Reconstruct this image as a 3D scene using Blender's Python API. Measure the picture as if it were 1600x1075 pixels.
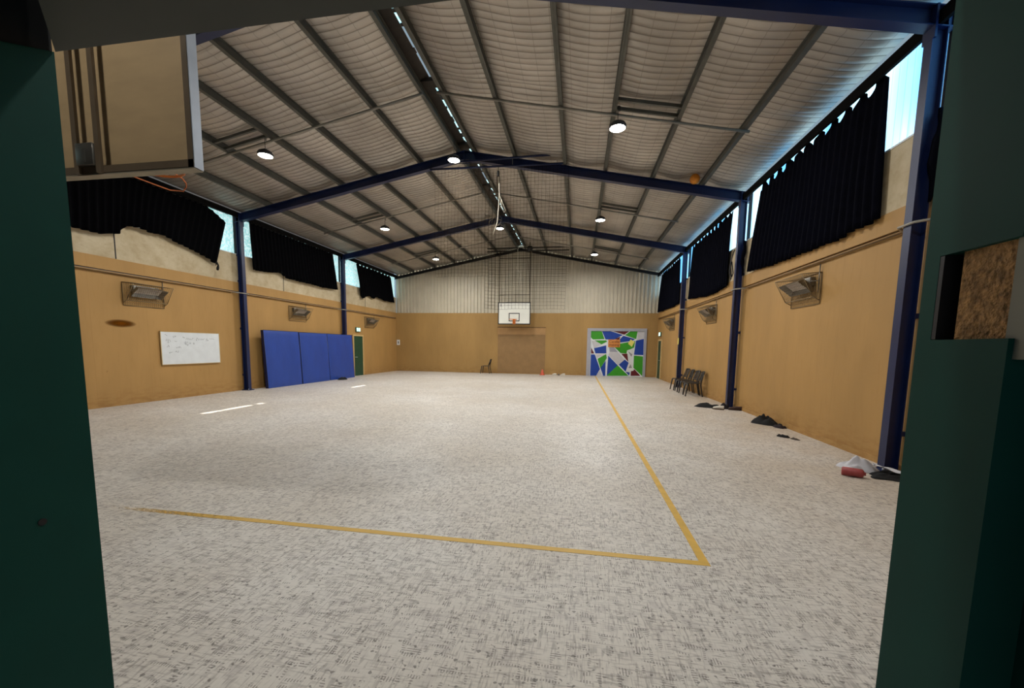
import bpy, math, random
from mathutils import Vector, Matrix, noise
PI = math.pi
random.seed(4)
sc = bpy.context.scene
for o in list(bpy.data.objects): bpy.data.objects.remove(o)
COL = sc.collection

# ---------------------------------------------------------------- camera
W, L = 15.0, 22.705            # hall width and far wall
F0, S = 5.8373, 5.6225         # first steel frame, bay length
FR = [F0, F0 + S, F0 + 2 * S]
cam = bpy.data.cameras.new('camera'); camo = bpy.data.objects.new('camera', cam); COL.objects.link(camo)
cam.sensor_fit = 'HORIZONTAL'; cam.sensor_width = 36.0
cam.lens = 36.0 * 624.15 / 1600; cam.shift_y = 68.33 / 1600
cam.clip_start = 0.02; cam.clip_end = 200
yaw, pit, rol = .1629, .1024, .0148
fwd = Vector((-math.sin(yaw) * math.cos(pit), math.cos(yaw) * math.cos(pit), -math.sin(pit)))
rt0 = Vector((math.cos(yaw), math.sin(yaw), 0)); up0 = rt0.cross(fwd)
rt = math.cos(rol) * rt0 + math.sin(rol) * up0
up = -math.sin(rol) * rt0 + math.cos(rol) * up0
m = Matrix((rt, up, -fwd)).transposed().to_4x4(); m.translation = Vector((10.8165, 0, 1.5441))
camo.matrix_world = m
sc.camera = camo

# ---------------------------------------------------------------- world, sun, exposure
LAMP_W = 142.0
WIN_R, WIN_L = 2.0, .95
wd = bpy.data.worlds.new('daylight'); sc.world = wd; wd.use_nodes = True
bg = wd.node_tree.nodes['Background']
bg.inputs[0].default_value = (0.62, 0.84, 1.0, 1); bg.inputs[1].default_value = .4
sun = bpy.data.lights.new('sun', 'SUN'); suno = bpy.data.objects.new('sun', sun); COL.objects.link(suno)
sun.energy = 16.0; sun.angle = math.radians(0.9); sun.color = (1, .96, .9)
sd = Vector((-4.74, .0, -7.2)).normalized()
suno.rotation_euler = sd.to_track_quat('-Z', 'Y').to_euler(); suno.location = (20, 8, 20)
sc.view_settings.view_transform = 'Standard'; sc.view_settings.look = 'None'
sc.view_settings.gamma = 1.0; sc.view_settings.exposure = 0.0; sc.view_settings.use_curve_mapping = False

# ---------------------------------------------------------------- materials
MATS = {}
def s2l(c):
    return tuple((v / 255 / 12.92) if v <= 10 else ((v / 255 + .055) / 1.055) ** 2.4 for v in c)
def nodes(name):
    mt = bpy.data.materials.new(name); mt.use_nodes = True
    return mt, mt.node_tree, mt.node_tree.nodes, mt.node_tree.links
def M(name, rgb, rough=.6, metal=0., var=.12, scale=6., bump=0., bscale=40., spec=.5, tint=None, stretch=(1, 1, 1)):
    """plain painted / woven / metal surface with gentle procedural variation"""
    if name in MATS: return MATS[name]
    mt, nt, N, K = nodes(name)
    b = N['Principled BSDF']; b.inputs['Roughness'].default_value = rough; b.inputs['Metallic'].default_value = metal
    b.inputs['Specular IOR Level'].default_value = spec
    tc = N.new('ShaderNodeTexCoord'); mp = N.new('ShaderNodeMapping'); mp.inputs['Scale'].default_value = stretch
    K.new(tc.outputs['Object'], mp.inputs[0])
    nz = N.new('ShaderNodeTexNoise'); nz.inputs['Scale'].default_value = scale; nz.inputs['Detail'].default_value = 5
    K.new(mp.outputs[0], nz.inputs['Vector'])
    cr = N.new('ShaderNodeValToRGB')
    c = s2l(rgb); t = s2l(tint) if tint else c
    cr.color_ramp.elements[0].position = .3; cr.color_ramp.elements[1].position = .7
    cr.color_ramp.elements[0].color = tuple(v * (1 - var) for v in t) + (1,)
    cr.color_ramp.elements[1].color = tuple(min(1, v * (1 + var)) for v in c) + (1,)
    K.new(nz.outputs[0], cr.inputs[0]); K.new(cr.outputs[0], b.inputs['Base Color'])
    if bump:
        n2 = N.new('ShaderNodeTexNoise'); n2.inputs['Scale'].default_value = bscale; n2.inputs['Detail'].default_value = 4
        K.new(mp.outputs[0], n2.inputs['Vector'])
        bp = N.new('ShaderNodeBump'); bp.inputs['Strength'].default_value = bump; bp.inputs['Distance'].default_value = .01
        K.new(n2.outputs[0], bp.inputs['Height']); K.new(bp.outputs[0], b.inputs['Normal'])
    MATS[name] = mt
    return mt
def EM(name, rgb, strength):
    mt, nt, N, K = nodes(name)
    for n in list(N): N.remove(n)
    o = N.new('ShaderNodeOutputMaterial'); e = N.new('ShaderNodeEmission')
    e.inputs[0].default_value = rgb + (1,); e.inputs[1].default_value = strength
    K.new(e.outputs[0], o.inputs[0]); return mt

class G:
    """tiny node-graph helper"""
    def __init__(s, nt): s.nt = nt; s.N = nt.nodes; s.K = nt.links
    def put(s, sock, v):
        if hasattr(v, 'is_linked') or hasattr(v, 'links'): s.K.new(v, sock)
        else: sock.default_value = v
    def math(s, op, a, b=0., c=0., clamp=False):
        n = s.N.new('ShaderNodeMath'); n.operation = op; n.use_clamp = clamp
        s.put(n.inputs[0], a); s.put(n.inputs[1], b); s.put(n.inputs[2], c); return n.outputs[0]
    def mapr(s, v, a, b, c=0., d=1.):
        n = s.N.new('ShaderNodeMapRange'); s.put(n.inputs[0], v)
        for i, x in enumerate((a, b, c, d)): s.put(n.inputs[i + 1], x)
        return n.outputs[0]
    def mix(s, f, a, b, mode='MIX'):
        n = s.N.new('ShaderNodeMix'); n.data_type = 'RGBA'; n.blend_type = mode
        s.put(n.inputs[0], f); s.put(n.inputs[6], a); s.put(n.inputs[7], b); return n.outputs[2]
    def obj(s, scale=(1, 1, 1), rot=(0, 0, 0), loc=(0, 0, 0)):
        tc = s.N.new('ShaderNodeTexCoord'); mp = s.N.new('ShaderNodeMapping')
        mp.inputs['Scale'].default_value = scale; mp.inputs['Rotation'].default_value = rot; mp.inputs['Location'].default_value = loc
        s.K.new(tc.outputs['Object'], mp.inputs[0]); return mp.outputs[0]
    def noise(s, vec, scale=1., detail=2., rough=.5):
        n = s.N.new('ShaderNodeTexNoise'); s.K.new(vec, n.inputs['Vector'])
        n.inputs['Scale'].default_value = scale; n.inputs['Detail'].default_value = detail; n.inputs['Roughness'].default_value = rough
        return n.outputs[0]
    def sep(s, vec):
        n = s.N.new('ShaderNodeSeparateXYZ'); s.K.new(vec, n.inputs[0]); return n.outputs

# board walls: ochre painted boards, joints every 1.2 m, scuffs and rusty patches
def wall_mat(name, rgb, axis, low=True, joint=.35):
    mt, nt, N, K = nodes(name); g = G(nt); b = N['Principled BSDF']
    b.inputs['Roughness'].default_value = .62; b.inputs['Specular IOR Level'].default_value = .3
    v = g.obj(); xyz = g.sep(v); a = xyz[axis]
    c = s2l(rgb)
    n1 = g.noise(g.obj((1, 1, .35)), 1.3, 4)
    col = g.mix(g.mapr(n1, .3, .7), tuple(x * .9 for x in c) + (1,), tuple(min(1, x * 1.07) for x in c) + (1,))
    n2 = g.noise(g.obj((7, 7, 1.2)), 2., 5)
    col = g.mix(g.mapr(n2, .52, .8, 0, .22), col, (c[0] * .72, c[1] * .62, c[2] * .5, 1))
    j = g.math('ABSOLUTE', g.math('SUBTRACT', g.math('FRACT', g.math('DIVIDE', g.math('ADD', a, .4), 1.2)), .5))
    col = g.mix(g.mapr(j, .004, .0, 0, joint), col, (c[0] * .5, c[1] * .42, c[2] * .35, 1))
    if low:
        n3 = g.noise(g.obj((3, 3, 9)), 1.4, 4)
        f = g.math('MULTIPLY', g.mapr(xyz[2], .45, 0., 0, 1), g.mapr(n3, .42, .62, 0, .38))
        col = g.mix(f, col, (c[0] * .55, c[1] * .36, c[2] * .2, 1))
        n4 = g.noise(g.obj((1, 1, 1), loc=(3, 3, 3)), 9., 3)
        col = g.mix(g.math('MULTIPLY', g.mapr(n4, .73, .77, 0, .6), g.mapr(xyz[2], 2.2, 0.2)), col, (c[0] * .4, c[1] * .25, c[2] * .15, 1))
    K.new(col, b.inputs['Base Color'])
    bp = N.new('ShaderNodeBump'); bp.inputs['Strength'].default_value = .15; bp.inputs['Distance'].default_value = .01
    K.new(n2, bp.inputs['Height']); K.new(bp.outputs[0], b.inputs['Normal'])
    return mt
OCHRE = (172, 134, 80)
m_wall_side = wall_mat('ochre_board_side', OCHRE, 1)
m_wall_far = wall_mat('ochre_board_far', (164, 130, 78), 0, joint=.5)
m_hard = wall_mat('raw_hardboard', (178, 163, 132), 1, low=False, joint=.1)
def hardboard():
    mt, nt, N, K = nodes('blotchy_hardboard'); g = G(nt); b = N['Principled BSDF']
    b.inputs['Roughness'].default_value = .7
    n = g.noise(g.obj((1, 1, 1)), 2.2, 8, .65)
    n2 = g.noise(g.obj((1, 1, 2)), 7, 4)
    c = g.mix(g.mapr(n, .35, .65), s2l((172, 154, 120)) + (1,), s2l((194, 180, 150)) + (1,))
    c = g.mix(g.mapr(n2, .55, .75, 0, .3), c, s2l((146, 122, 86)) + (1,))
    K.new(c, b.inputs['Base Color']); return mt
m_hard = hardboard()

def floor_mat():
    mt, nt, N, K = nodes('printed_sheet_floor'); g = G(nt); b = N['Principled BSDF']
    b.inputs['Roughness'].default_value = .5; b.inputs['Specular IOR Level'].default_value = .35
    light = s2l((203, 196, 184)) + (1,)
    tone = g.noise(g.obj(), .5, 3)
    col = g.mix(g.mapr(tone, .35, .65), s2l((215, 210, 202)) + (1,), s2l((204, 196, 184)) + (1,))
    # soft purple-grey blots
    n = g.noise(g.obj((9, 9, 1)), 1., 1)
    col = g.mix(g.mapr(n, .56, .74, 0, .32), col, s2l((146, 136, 136)) + (1,))
    # brush strokes running both ways
    def strokes(sx, sy, lo, hi, amt, off, tint, msk=3.):
        nonlocal col
        n = g.noise(g.obj((sx, sy, 1), loc=(off, off * 1.7, 0)), 1., 1.2)
        k = g.noise(g.obj((msk, msk, 1), loc=(off * 2, off, 0)), 1., 1)
        f = g.math('MULTIPLY', g.mapr(n, lo, hi), g.mapr(k, .34, .52))
        col = g.mix(g.math('MULTIPLY', f, amt), col, s2l(tint) + (1,))
    strokes(12, 60, .54, .66, .48, 1.3, (128, 119, 112))
    strokes(60, 12, .54, .66, .48, 7.7, (128, 119, 112))
    strokes(8, 110, .55, .68, .42, 3.1, (128, 118, 110))
    strokes(110, 8, .55, .68, .42, 9.4, (128, 118, 110))
    # little ladders of short dashes
    def ladder(a, b_, off):
        nonlocal col
        v = g.obj(loc=(off, off, 0)); x = g.sep(v)
        t = g.math('FRACT', g.math('MULTIPLY', x[a], 70.))
        dash = g.math('LESS_THAN', t, .45)
        n = g.noise(g.obj((14, 14, 1) if 0 else ((11, 34, 1) if a == 0 else (34, 11, 1)), loc=(off * 3, off, 0)), 1., 0)
        f = g.math('MULTIPLY', dash, g.mapr(n, .66, .68))
        col = g.mix(g.math('MULTIPLY', f, .6), col, s2l((100, 92, 86)) + (1,))
    ladder(0, 1, 2.2); ladder(1, 0, 5.9)
    # small solid marks
    n = g.noise(g.obj((40, 40, 1), loc=(4, 4, 0)), 1., 0)
    col = g.mix(g.mapr(n, .72, .76, 0, .7), col, s2l((92, 86, 80)) + (1,))
    # scuffed yellowish dirt toward the right wall
    x = g.sep(g.obj())
    dirt = g.math('MULTIPLY', g.mapr(x[0], 12.2, 15.), g.mapr(g.noise(g.obj((.8, .5, 1)), 2., 5), .35, .65))
    col = g.mix(g.math('MULTIPLY', dirt, .35), col, s2l((176, 150, 112)) + (1,))
    K.new(col, b.inputs['Base Color'])
    return mt
m_floor = floor_mat()

def foil_mat():
    mt, nt, N, K = nodes('foil_insulation'); g = G(nt); b = N['Principled BSDF']
    b.inputs['Metallic'].default_value = .6
    n = g.noise(g.obj((.5, .35, 1)), 1.4, 5)
    col = g.mix(g.mapr(n, .3, .7), s2l((158, 151, 142)) + (1,), s2l((198, 191, 181)) + (1,))
    x = g.sep(g.obj())
    # mesh wires under the foil plus crease shade painted along the cross lines: 0.3 m x 0.15 m
    a = g.math('ABSOLUTE', g.math('SUBTRACT', g.math('FRACT', g.math('DIVIDE', x[0], .305)), .5))
    wob = g.math('MULTIPLY', g.math('SUBTRACT', g.noise(g.obj((1.5, 1.5, 1)), 1., 2), .5), .10)
    c = g.math('ABSOLUTE', g.math('SUBTRACT', g.math('FRACT', g.math('ADD', g.math('DIVIDE', x[1], .155), g.math('ADD', wob, .5))), .5))
    wire_crease_shade = g.math('MAXIMUM', g.math('MULTIPLY', g.mapr(a, .022, .008), .6), g.mapr(c, .10, .02))
    col = g.mix(g.math('MULTIPLY', wire_crease_shade, .72), col, s2l((96, 86, 76)) + (1,))
    K.new(col, b.inputs['Base Color'])
    K.new(g.mapr(g.noise(g.obj(), 3., 3), .3, .7, .40, .56), b.inputs['Roughness'])
    h = g.noise(g.obj((1.6, 9, 1)), 1., 3, .5)
    h2 = g.noise(g.obj((9, 16, 1)), 1., 3)
    bp = N.new('ShaderNodeBump'); bp.inputs['Strength'].default_value = .5; bp.inputs['Distance'].default_value = .02
    K.new(g.math('ADD', h, g.math('MULTIPLY', h2, .25)), bp.inputs['Height']); K.new(bp.outputs[0], b.inputs['Normal'])
    return mt
m_foil = foil_mat()

def pane_mat(name, strength, dark, lightc, speck):
    """daylit translucent sheet: gives off the daylight it passes"""
    mt, nt, N, K = nodes(name); g = G(nt)
    b = N['Principled BSDF']; b.inputs['Roughness'].default_value = .35
    x = g.sep(g.obj())
    if speck:
        n = g.noise(g.obj((1, 1, 1)), 16., 3); f = g.mapr(n, .42, .6)
        col = g.mix(f, dark + (1,), lightc + (1,))
    else:
        n = g.noise(g.obj((1, 1, .35)), 1.1, 1)
        col = g.mix(g.mapr(n, .38, .62), dark + (1,), lightc + (1,))
        r = g.math('ABSOLUTE', g.math('SUBTRACT', g.math('FRACT', g.math('DIVIDE', x[1], .13)), .5))
        col = g.mix(g.mapr(r, .14, .03, 0, .45), col, tuple(v * .45 for v in dark) + (1,))
    b.inputs['Base Color'].default_value = (.3, .5, .6, 1)
    K.new(col, b.inputs['Emission Color']); b.inputs['Emission Strength'].default_value = strength
    return mt
m_pane_r = pane_mat('daylit_blue_sheet', WIN_R, (.12, .44, .85), (.55, .85, 1.0), False)
m_pane_l = pane_mat('daylit_frosted_sheet', WIN_L, (.28, .58, .58), (.72, .95, .95), True)

m_navy = M('navy_steel', (12, 29, 72), .42, .0, .15, 3., .1, 60)
m_purlin = M('galvanised_purlin', (98, 98, 91), .55, .35, .12, 5.)
m_pipe = M('pale_pipe', (150, 146, 136), .5, .2, .1)
m_conduit = M('ochre_pipe_gap_shade', (112, 84, 46), .6, .0, .12)  # brown of the right pipe, also paints the left wall's gap shadow
m_dark = M('dark_steel', (20, 20, 22), .6, .1, .2)
m_ridge = M('rusty_ridge_lining', (44, 36, 28), .7, .2, .35, 8.)
m_cloth = M('black_curtain_cloth', (5, 5, 7), .95, 0, .25, 9., .3, 120, spec=.05)
m_cloth2 = M('navy_curtain_cloth', (7, 8, 17), .95, 0, .25, 9., .3, 120, spec=.05)
m_corr = M('cream_corrugated_sheet', (196, 188, 168), .5, .05, .06, 2.)
m_white = M('white_paint', (216, 221, 224), .5, 0, .04)
m_board = M('white_backboard', (225, 225, 215), .5, 0, .04, 3.)
m_black = M('black_paint', (18, 18, 20), .5, 0, .1)
m_orange = M('orange_steel', (206, 116, 44), .45, .1, .1)
m_matblue = M('blue_vinyl', (30, 64, 146), .42, 0, .10, 4., .25, 18, stretch=(1, 1, .4))
m_matdark = M('dark_blue_vinyl', (14, 22, 64), .5, 0, .1)
m_green = M('dark_green_door_paint', (24, 66, 46), .45, 0, .12)
m_cream = M('cream_frame_paint', (196, 168, 116), .55, 0, .08)
m_jamb = M('teal_green_steel', (8, 64, 54), .6, 0, .06, 14., spec=.2)
m_lintel = M('dark_olive_steel', (60, 62, 54), .6, 0, .06, 14.)
m_outer = M('dark_outer_wall', (13, 15, 15), .8, 0, .1)
m_chip = M('raw_chipboard', (176, 132, 82), .85, 0, .45, 160., .8, 220)
m_plaster = M('grey_plaster', (150, 146, 132), .8, 0, .08)
m_ply = M('plain_plywood', (188, 160, 118), .6, 0, .08, 3., stretch=(1, 1, 3))
m_angle = M('brown_primed_angle', (106, 90, 70), .5, .1, .12)
m_angle2 = M('bare_steel_angle', (190, 196, 205), .4, .3, .08)
m_chair = M('dark_grey_plastic', (34, 31, 30), .42, 0, .1)
m_heat = M('heater_steel', (120, 116, 108), .35, .75, .15)
m_ceram = M('ceramic_panel', (200, 190, 180), .7, 0, .08, 30.)
m_wire = M('cage_wire', (128, 112, 84), .5, .4, .1)
m_net = M('dark_net_cord', (46, 38, 28), 1., 0, .2, spec=0.)
m_rope = M('white_rope', (206, 198, 180), .8, 0, .1)
m_lampbody = M('lamp_housing', (70, 70, 72), .4, .6, .1)
m_lens = EM('lamp_lens', (1.0, .96, .84), 30.)
m_tape = M('yellow_tape', (206, 164, 66), .55, 0, .12, 8.)
m_red = M('faded_red_plastic', (156, 66, 66), .5, 0, .12, 20.)
m_cordo = M('orange_cord', (208, 120, 72), .6, 0, .1)
m_wcloth = M('pale_grey_cotton', (196, 196, 202), .9, 0, .08, 12.)
m_bcloth = M('black_cotton', (10, 10, 12), .9, 0, .3, 20.)
m_brown = M('dark_brown_leather', (60, 38, 30), .6, 0, .2, 20.)
m_cone = M('orange_red_cone', (206, 84, 54), .5, 0, .08)
m_ball = M('orange_rubber', (236, 148, 44), .6, 0, .1, 20., .3, 300)
m_yel = M('yellow_paper', (226, 214, 110), .7, 0, .05)
m_sign_o = M('orange_card', (206, 132, 62), .7, 0, .1, 20.)
m_sign_t = M('dark_lettering', (70, 30, 24), .7, 0, .1)
m_grey = M('lilac_grey_paint', (160, 160, 168), .55, 0, .05)
MUR = {'green': M('mural_green', (50, 146, 22), .5, 0, .05), 'blue': M('mural_blue', (6, 58, 150), .5, 0, .05),
       'red': M('mural_maroon', (92, 14, 22), .5, 0, .05), 'grey': M('mural_pale_grey', (192, 190, 194), .5, 0, .05),
       'dgrey': M('mural_mid_grey', (150, 150, 160), .5, 0, .05), 'panel': M('mural_white', (214, 216, 214), .5, 0, .04),
       'panel2': M('mural_shade_grey', (140, 138, 140), .5, 0, .05), 'flame': m_yel}

# ---------------------------------------------------------------- mesh helpers
class MB:
    def __init__(s): s.v = []; s.f = []; s.mi = []; s.sm = []
    def add(s, vs, fs, mi=0, smooth=False):
        n = len(s.v); s.v += [tuple(p) for p in vs]
        for f in fs: s.f.append(tuple(i + n for i in f)); s.mi.append(mi); s.sm.append(smooth)
        return s
    def box(s, a, b, mi=0, bev=0.):
        x0, y0, z0 = a; x1, y1, z1 = b
        if bev <= 0:
            vs = [(x, y, z) for x in (x0, x1) for y in (y0, y1) for z in (z0, z1)]
            return s.add(vs, [(0, 1, 3, 2), (4, 6, 7, 5), (0, 4, 5, 1), (2, 3, 7, 6), (0, 2, 6, 4), (1, 5, 7, 3)], mi)
        # chamfered box: 24 verts
        import bmesh
        bm = bmesh.new(); bmesh.ops.create_cube(bm, size=1)
        for v in bm.verts:
            v.co = Vector(((x0 + x1) / 2 + v.co.x * (x1 - x0), (y0 + y1) / 2 + v.co.y * (y1 - y0), (z0 + z1) / 2 + v.co.z * (z1 - z0)))
        bmesh.ops.bevel(bm, geom=bm.edges[:], offset=bev, segments=2, affect='EDGES', profile=.5)
        bm.verts.index_update()
        s.add([v.co[:] for v in bm.verts], [[v.index for v in f.verts] for f in bm.faces], mi, True); bm.free(); return s
    def prism(s, poly, ax, a, b, mi=0):
        """extrude polygon (2-D in the other two axes) along axis ax from a to b"""
        def p(q, t):
            q = list(q); q.insert(ax, t); return q
        n = len(poly); vs = [p(q, a) for q in poly] + [p(q, b) for q in poly]
        fs = [tuple(range(n)), tuple(range(2 * n - 1, n - 1, -1))] + [(i, (i + 1) % n, n + (i + 1) % n, n + i) for i in range(n)]
        return s.add(vs, fs, mi)
    def tube(s, pts, r, n=8, mi=0, caps=True):
        pts = [Vector(p) for p in pts]; rs = r if isinstance(r, (list, tuple)) else [r] * len(pts)
        base = len(s.v); prev = None
        for i, p in enumerate(pts):
            d = (pts[min(i + 1, len(pts) - 1)] - pts[max(i - 1, 0)])
            if d.length < 1e-9: d = Vector((0, 0, 1))
            d.normalize()
            a = prev if prev is not None else (Vector((0, 0, 1)) if abs(d.z) < .9 else Vector((1, 0, 0)))
            u = (a - d * a.dot(d)); u.normalize(); w = d.cross(u); prev = u
            for k in range(n):
                t = 2 * PI * k / n; s.v.append(tuple(p + (u * math.cos(t) + w * math.sin(t)) * rs[i]))
        for i in range(len(pts) - 1):
            for k in range(n):
                a = base + i * n + k; b = base + i * n + (k + 1) % n
                s.f.append((a, b, b + n, a + n)); s.mi.append(mi); s.sm.append(n > 5)
        if caps:
            s.f.append(tuple(base + k for k in range(n - 1, -1, -1))); s.mi.append(mi); s.sm.append(False)
            e = base + (len(pts) - 1) * n
            s.f.append(tuple(e + k for k in range(n))); s.mi.append(mi); s.sm.append(False)
        return s
    def lathe(s, prof, n=24, c=(0, 0, 0), mi=0):
        base = len(s.v)
        for r, z in prof:
            for k in range(n):
                t = 2 * PI * k / n; s.v.append((c[0] + r * math.cos(t), c[1] + r * math.sin(t), c[2] + z))
        for i in range(len(prof) - 1):
            for k in range(n):
                a = base + i * n + k; b = base + i * n + (k + 1) % n
                s.f.append((a, b, b + n, a + n)); s.mi.append(mi); s.sm.append(True)
        return s
    def grid(s, fn, nu, nv, mi=0, smooth=True):
        base = len(s.v)
        for i in range(nu + 1):
            for j in range(nv + 1): s.v.append(tuple(fn(i / nu, j / nv)))
        for i in range(nu):
            for j in range(nv):
                a = base + i * (nv + 1) + j
                s.f.append((a, a + nv + 1, a + nv + 2, a + 1)); s.mi.append(mi); s.sm.append(smooth)
        return s
    def build(s, name, mats, parent=None, solid=0.):
        me = bpy.data.meshes.new(name); me.from_pydata(s.v, [], s.f)
        for mt in (mats if isinstance(mats, (list, tuple)) else [mats]): me.materials.append(mt)
        me.polygons.foreach_set('material_index', s.mi); me.polygons.foreach_set('use_smooth', s.sm); me.update()
        o = bpy.data.objects.new(name, me); COL.objects.link(o)
        if parent: o.parent = parent
        if solid:
            md = o.modifiers.new('solid', 'SOLIDIFY'); md.thickness = solid; md.offset = 0
        return o
def tag(o, label, cat, group=None, kind=None):
    o['label'] = label; o['category'] = cat
    if group: o['group'] = group
    if kind: o['kind'] = kind
    return o
def thing(name, label, cat, loc=(0, 0, 0), rz=0., group=None):
    o = bpy.data.objects.new(name, None); COL.objects.link(o); o.location = loc; o.rotation_euler = (0, 0, rz)
    o.empty_display_size = .1
    return tag(o, label, cat, group)
def struct(mb, name, mats, label=None, parent=None):
    o = mb.build(name, mats, parent)
    if parent is None: o['kind'] = 'structure'
    if label: o['label'] = label
    return o
def dup(root, label=None, loc=None, rz=None):
    r = root.copy(); COL.objects.link(r)
    if loc is not None: r.location = loc
    if rz is not None: r.rotation_euler = (0, 0, rz)
    if label: r['label'] = label
    for ch in list(root.children):
        c = ch.copy(); COL.objects.link(c); c.parent = r
        for g2 in ch.children:
            d = g2.copy(); COL.objects.link(d); d.parent = c
    return r
def lerp_line(pts, t):
    yy = pts[0][0] + (pts[-1][0] - pts[0][0]) * t; i = 0
    while i < len(pts) - 2 and yy > pts[i + 1][0]: i += 1
    f = (yy - pts[i][0]) / max(1e-6, pts[i + 1][0] - pts[i][0])
    return [pts[i][k] * (1 - f) + pts[i + 1][k] * f for k in range(len(pts[0]))]
def resample(pts, key=0):
    """polyline value at fraction of its first coordinate"""
    return pts

def zr(x):                       # top of rafters / underside of purlins
    return 5.515 + .195 * min(x, W - x)

# ================================================================ STRUCTURE
mb = MB(); mb.box((-.3, -3., -.15), (W + .3, L + .3, 0)); struct(mb, 'floor', m_floor)

# ceiling of quilted foil sagging between purlins
PX = [.05, 1.2, 2.5, 3.68, 4.74, 6.16, 7.30]
mb = MB()
NY = 1120; Y0c, Y1c = .30, L + .05
for side in (0, 1):
    xs = []
    PXs = PX if side == 0 else [.05, 1.16, 2.40, 3.63, 4.70, 6.07, 7.24]
    for a, b in zip(PXs[:-1], PXs[1:]):
        for k in range(7): xs.append((a + (b - a) * k / 7, math.sin(PI * k / 7)))
    xs.append((PXs[-1], 0.))
    def fn(u, v, side=side, xs=xs):
        x, sg = xs[round(u * (len(xs) - 1))]
        y = Y0c + (Y1c - Y0c) * v
        w = abs(math.sin(PI * y / .155)) ** .6
        amp = .026 * (0.9 + .5 * noise.noise((x * .7, y * .9, 3 + side)))
        z = zr(x) + .165 - sg * (.052 + .02 * noise.noise((x, y * .5, 9.))) - amp * w * (.25 + .75 * min(1, sg * 1.6)) \
            - .012 * noise.noise((x * 3, y * 6, 1.5)) * sg
        for yb in (3.07, 8.72, 14.3, 19.9):            # bridging lines pull the foil up
            z += .045 * sg * math.exp(-((y - yb + .25) / .16) ** 2)
        xw = x if side == 0 else W - x
        z += .13 * math.exp(-((xw - 13.62) ** 2 + (y - 11.34) ** 2) / .07)      # pushed up by the wedged ball
        return (x if side == 0 else W - x, y, z)
    mb.grid(fn, len(xs) - 1, NY)
struct(mb, 'ceiling', m_foil)
# ridge lining plates: a broken slot of daylight between them
mb = MB()
for (xa, xb, z1, z2) in ((7.26, 7.515, 7.10, 7.2), (7.615, 7.80, 7.2, 7.13)):
    mb.add([(xa, .3, z1), (xb, .3, z2), (xb, L, z2), (xa, L, z1), (xa, .3, z1 + .01), (xb, .3, z2 + .01), (xb, L, z2 + .01), (xa, L, z1 + .01)],
           [(0, 3, 2, 1), (4, 5, 6, 7), (0, 1, 5, 4), (3, 7, 6, 2), (0, 4, 7, 3), (1, 2, 6, 5)])
y = .5
while y < L - .1:                                      # torn foil / closure pieces that break up the slot
    d = random.uniform(.03, .22); 
    if random.random() < .45:
        a = random.uniform(7.49, 7.54); b = a + random.uniform(.02, .06)
        mb.box((a, y, 7.17), (b, y + d, 7.19))
    if random.random() < .45: mb.box((7.52, y + d + .05, 7.17), (7.62, y + d + .10, 7.2))
    y += random.uniform(.12, .42)
for yy in (8.75, 14.3, 19.9, 5.84, 11.46, 17.08): mb.box((7.3, yy - .12, 7.1), (7.7, yy + .12, 7.18))
struct(mb, 'trim_1', m_ridge, 'rusty brown lining along the open roof ridge')
# clear ridge sheet above the slot; two cracked-open lengths let the sun through
m_sky = pane_mat('daylit_ridge_sheet', 1.25, (.40, .78, .86), (.85, 1.0, 1.0), True)
mb = MB()
for a, b in ((.3, 7.35), (9.05, 13.1), (14.05, L)):
    mb.box((7.3, a, 7.24), (7.85, b, 7.25))
struct(mb, 'window_9', m_sky, 'clear roof-ridge sheet glimpsed through the slot')

# side walls
def side_wall(x, sgn, nm):
    mb = MB()
    mb.box((x, .30, 0), (x - sgn * .12, L, 3.15), 0)
    mb.box((x + sgn * .025, .45, 3.17), (x - sgn * .12, L, 3.455), 0)
    mb.box((x + sgn * .01, .45, 3.455), (x - sgn * .12, L, 4.336), 1)
    mb.box((x - sgn * .09, .45, 5.50), (x - sgn * .12, L, 5.75), 2)       # head above the windows
    for f in FR:                                                         # mullion behind each column
        mb.box((x, f - .025, 4.336), (x - sgn * .12, f + .025, 5.50), 2)
    if sgn > 0:
        for yy in (8.0, 13.45, 19.2): mb.box((x + .008, yy - .012, 3.46), (x + .016, yy + .012, 4.33), 2)
    return struct(mb, nm, [m_wall_side, m_hard, m_dark])
side_wall(0, 1, 'wall_left'); side_wall(W, -1, 'wall_right')
# far wall: ochre boards below, cream corrugated sheet above
mb = MB()
mb.box((-.1, L, 0), (W + .1, L + .12, 3.443), 0)
prof = []
x = 0.0
while x < W:
    prof += [(x, .075), (x + .115, .075), (x + .13, .0), (x + .185, .0)]; x += .2
prof = [p for p in prof if p[0] <= W] + [(W, .075)]
vs = []; fs = []
for (x, d) in prof: vs += [(x, L + d, 3.443), (x, L + d, zr(x) + .14)]
for i in range(len(prof) - 1): fs.append((2 * i, 2 * i + 2, 2 * i + 3, 2 * i + 1))
mb.add(vs, fs, 1)
mb.add([(0, L + .1, 3.4), (W, L + .1, 3.4), (W, L + .1, 5.7), (W / 2, L + .1, 7.2), (0, L + .1, 5.7)], [(0, 1, 2, 3, 4)], 1)
struct(mb, 'wall_far', [m_wall_far, m_corr])
# near wall round the doorway (its hall side is seen only from inside)
mb = MB()
mb.box((-.1, .30, 0), (10.10, .44, 7.2), 0); mb.box((11.18, .36, 0), (W + .1, .44, 7.2), 0)
mb.box((10.10, .30, 2.02), (11.18, .44, 7.2), 0)
mb.box((11.18, .30, 0), (W + .1, .36, 7.2), 0)
mb.box((10.08, .29, 1.0), (10.1385, .449, 7.2))  # dark fill standing for the shade in the recess over the left jamb
struct(mb, 'wall_near', m_outer)
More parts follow.
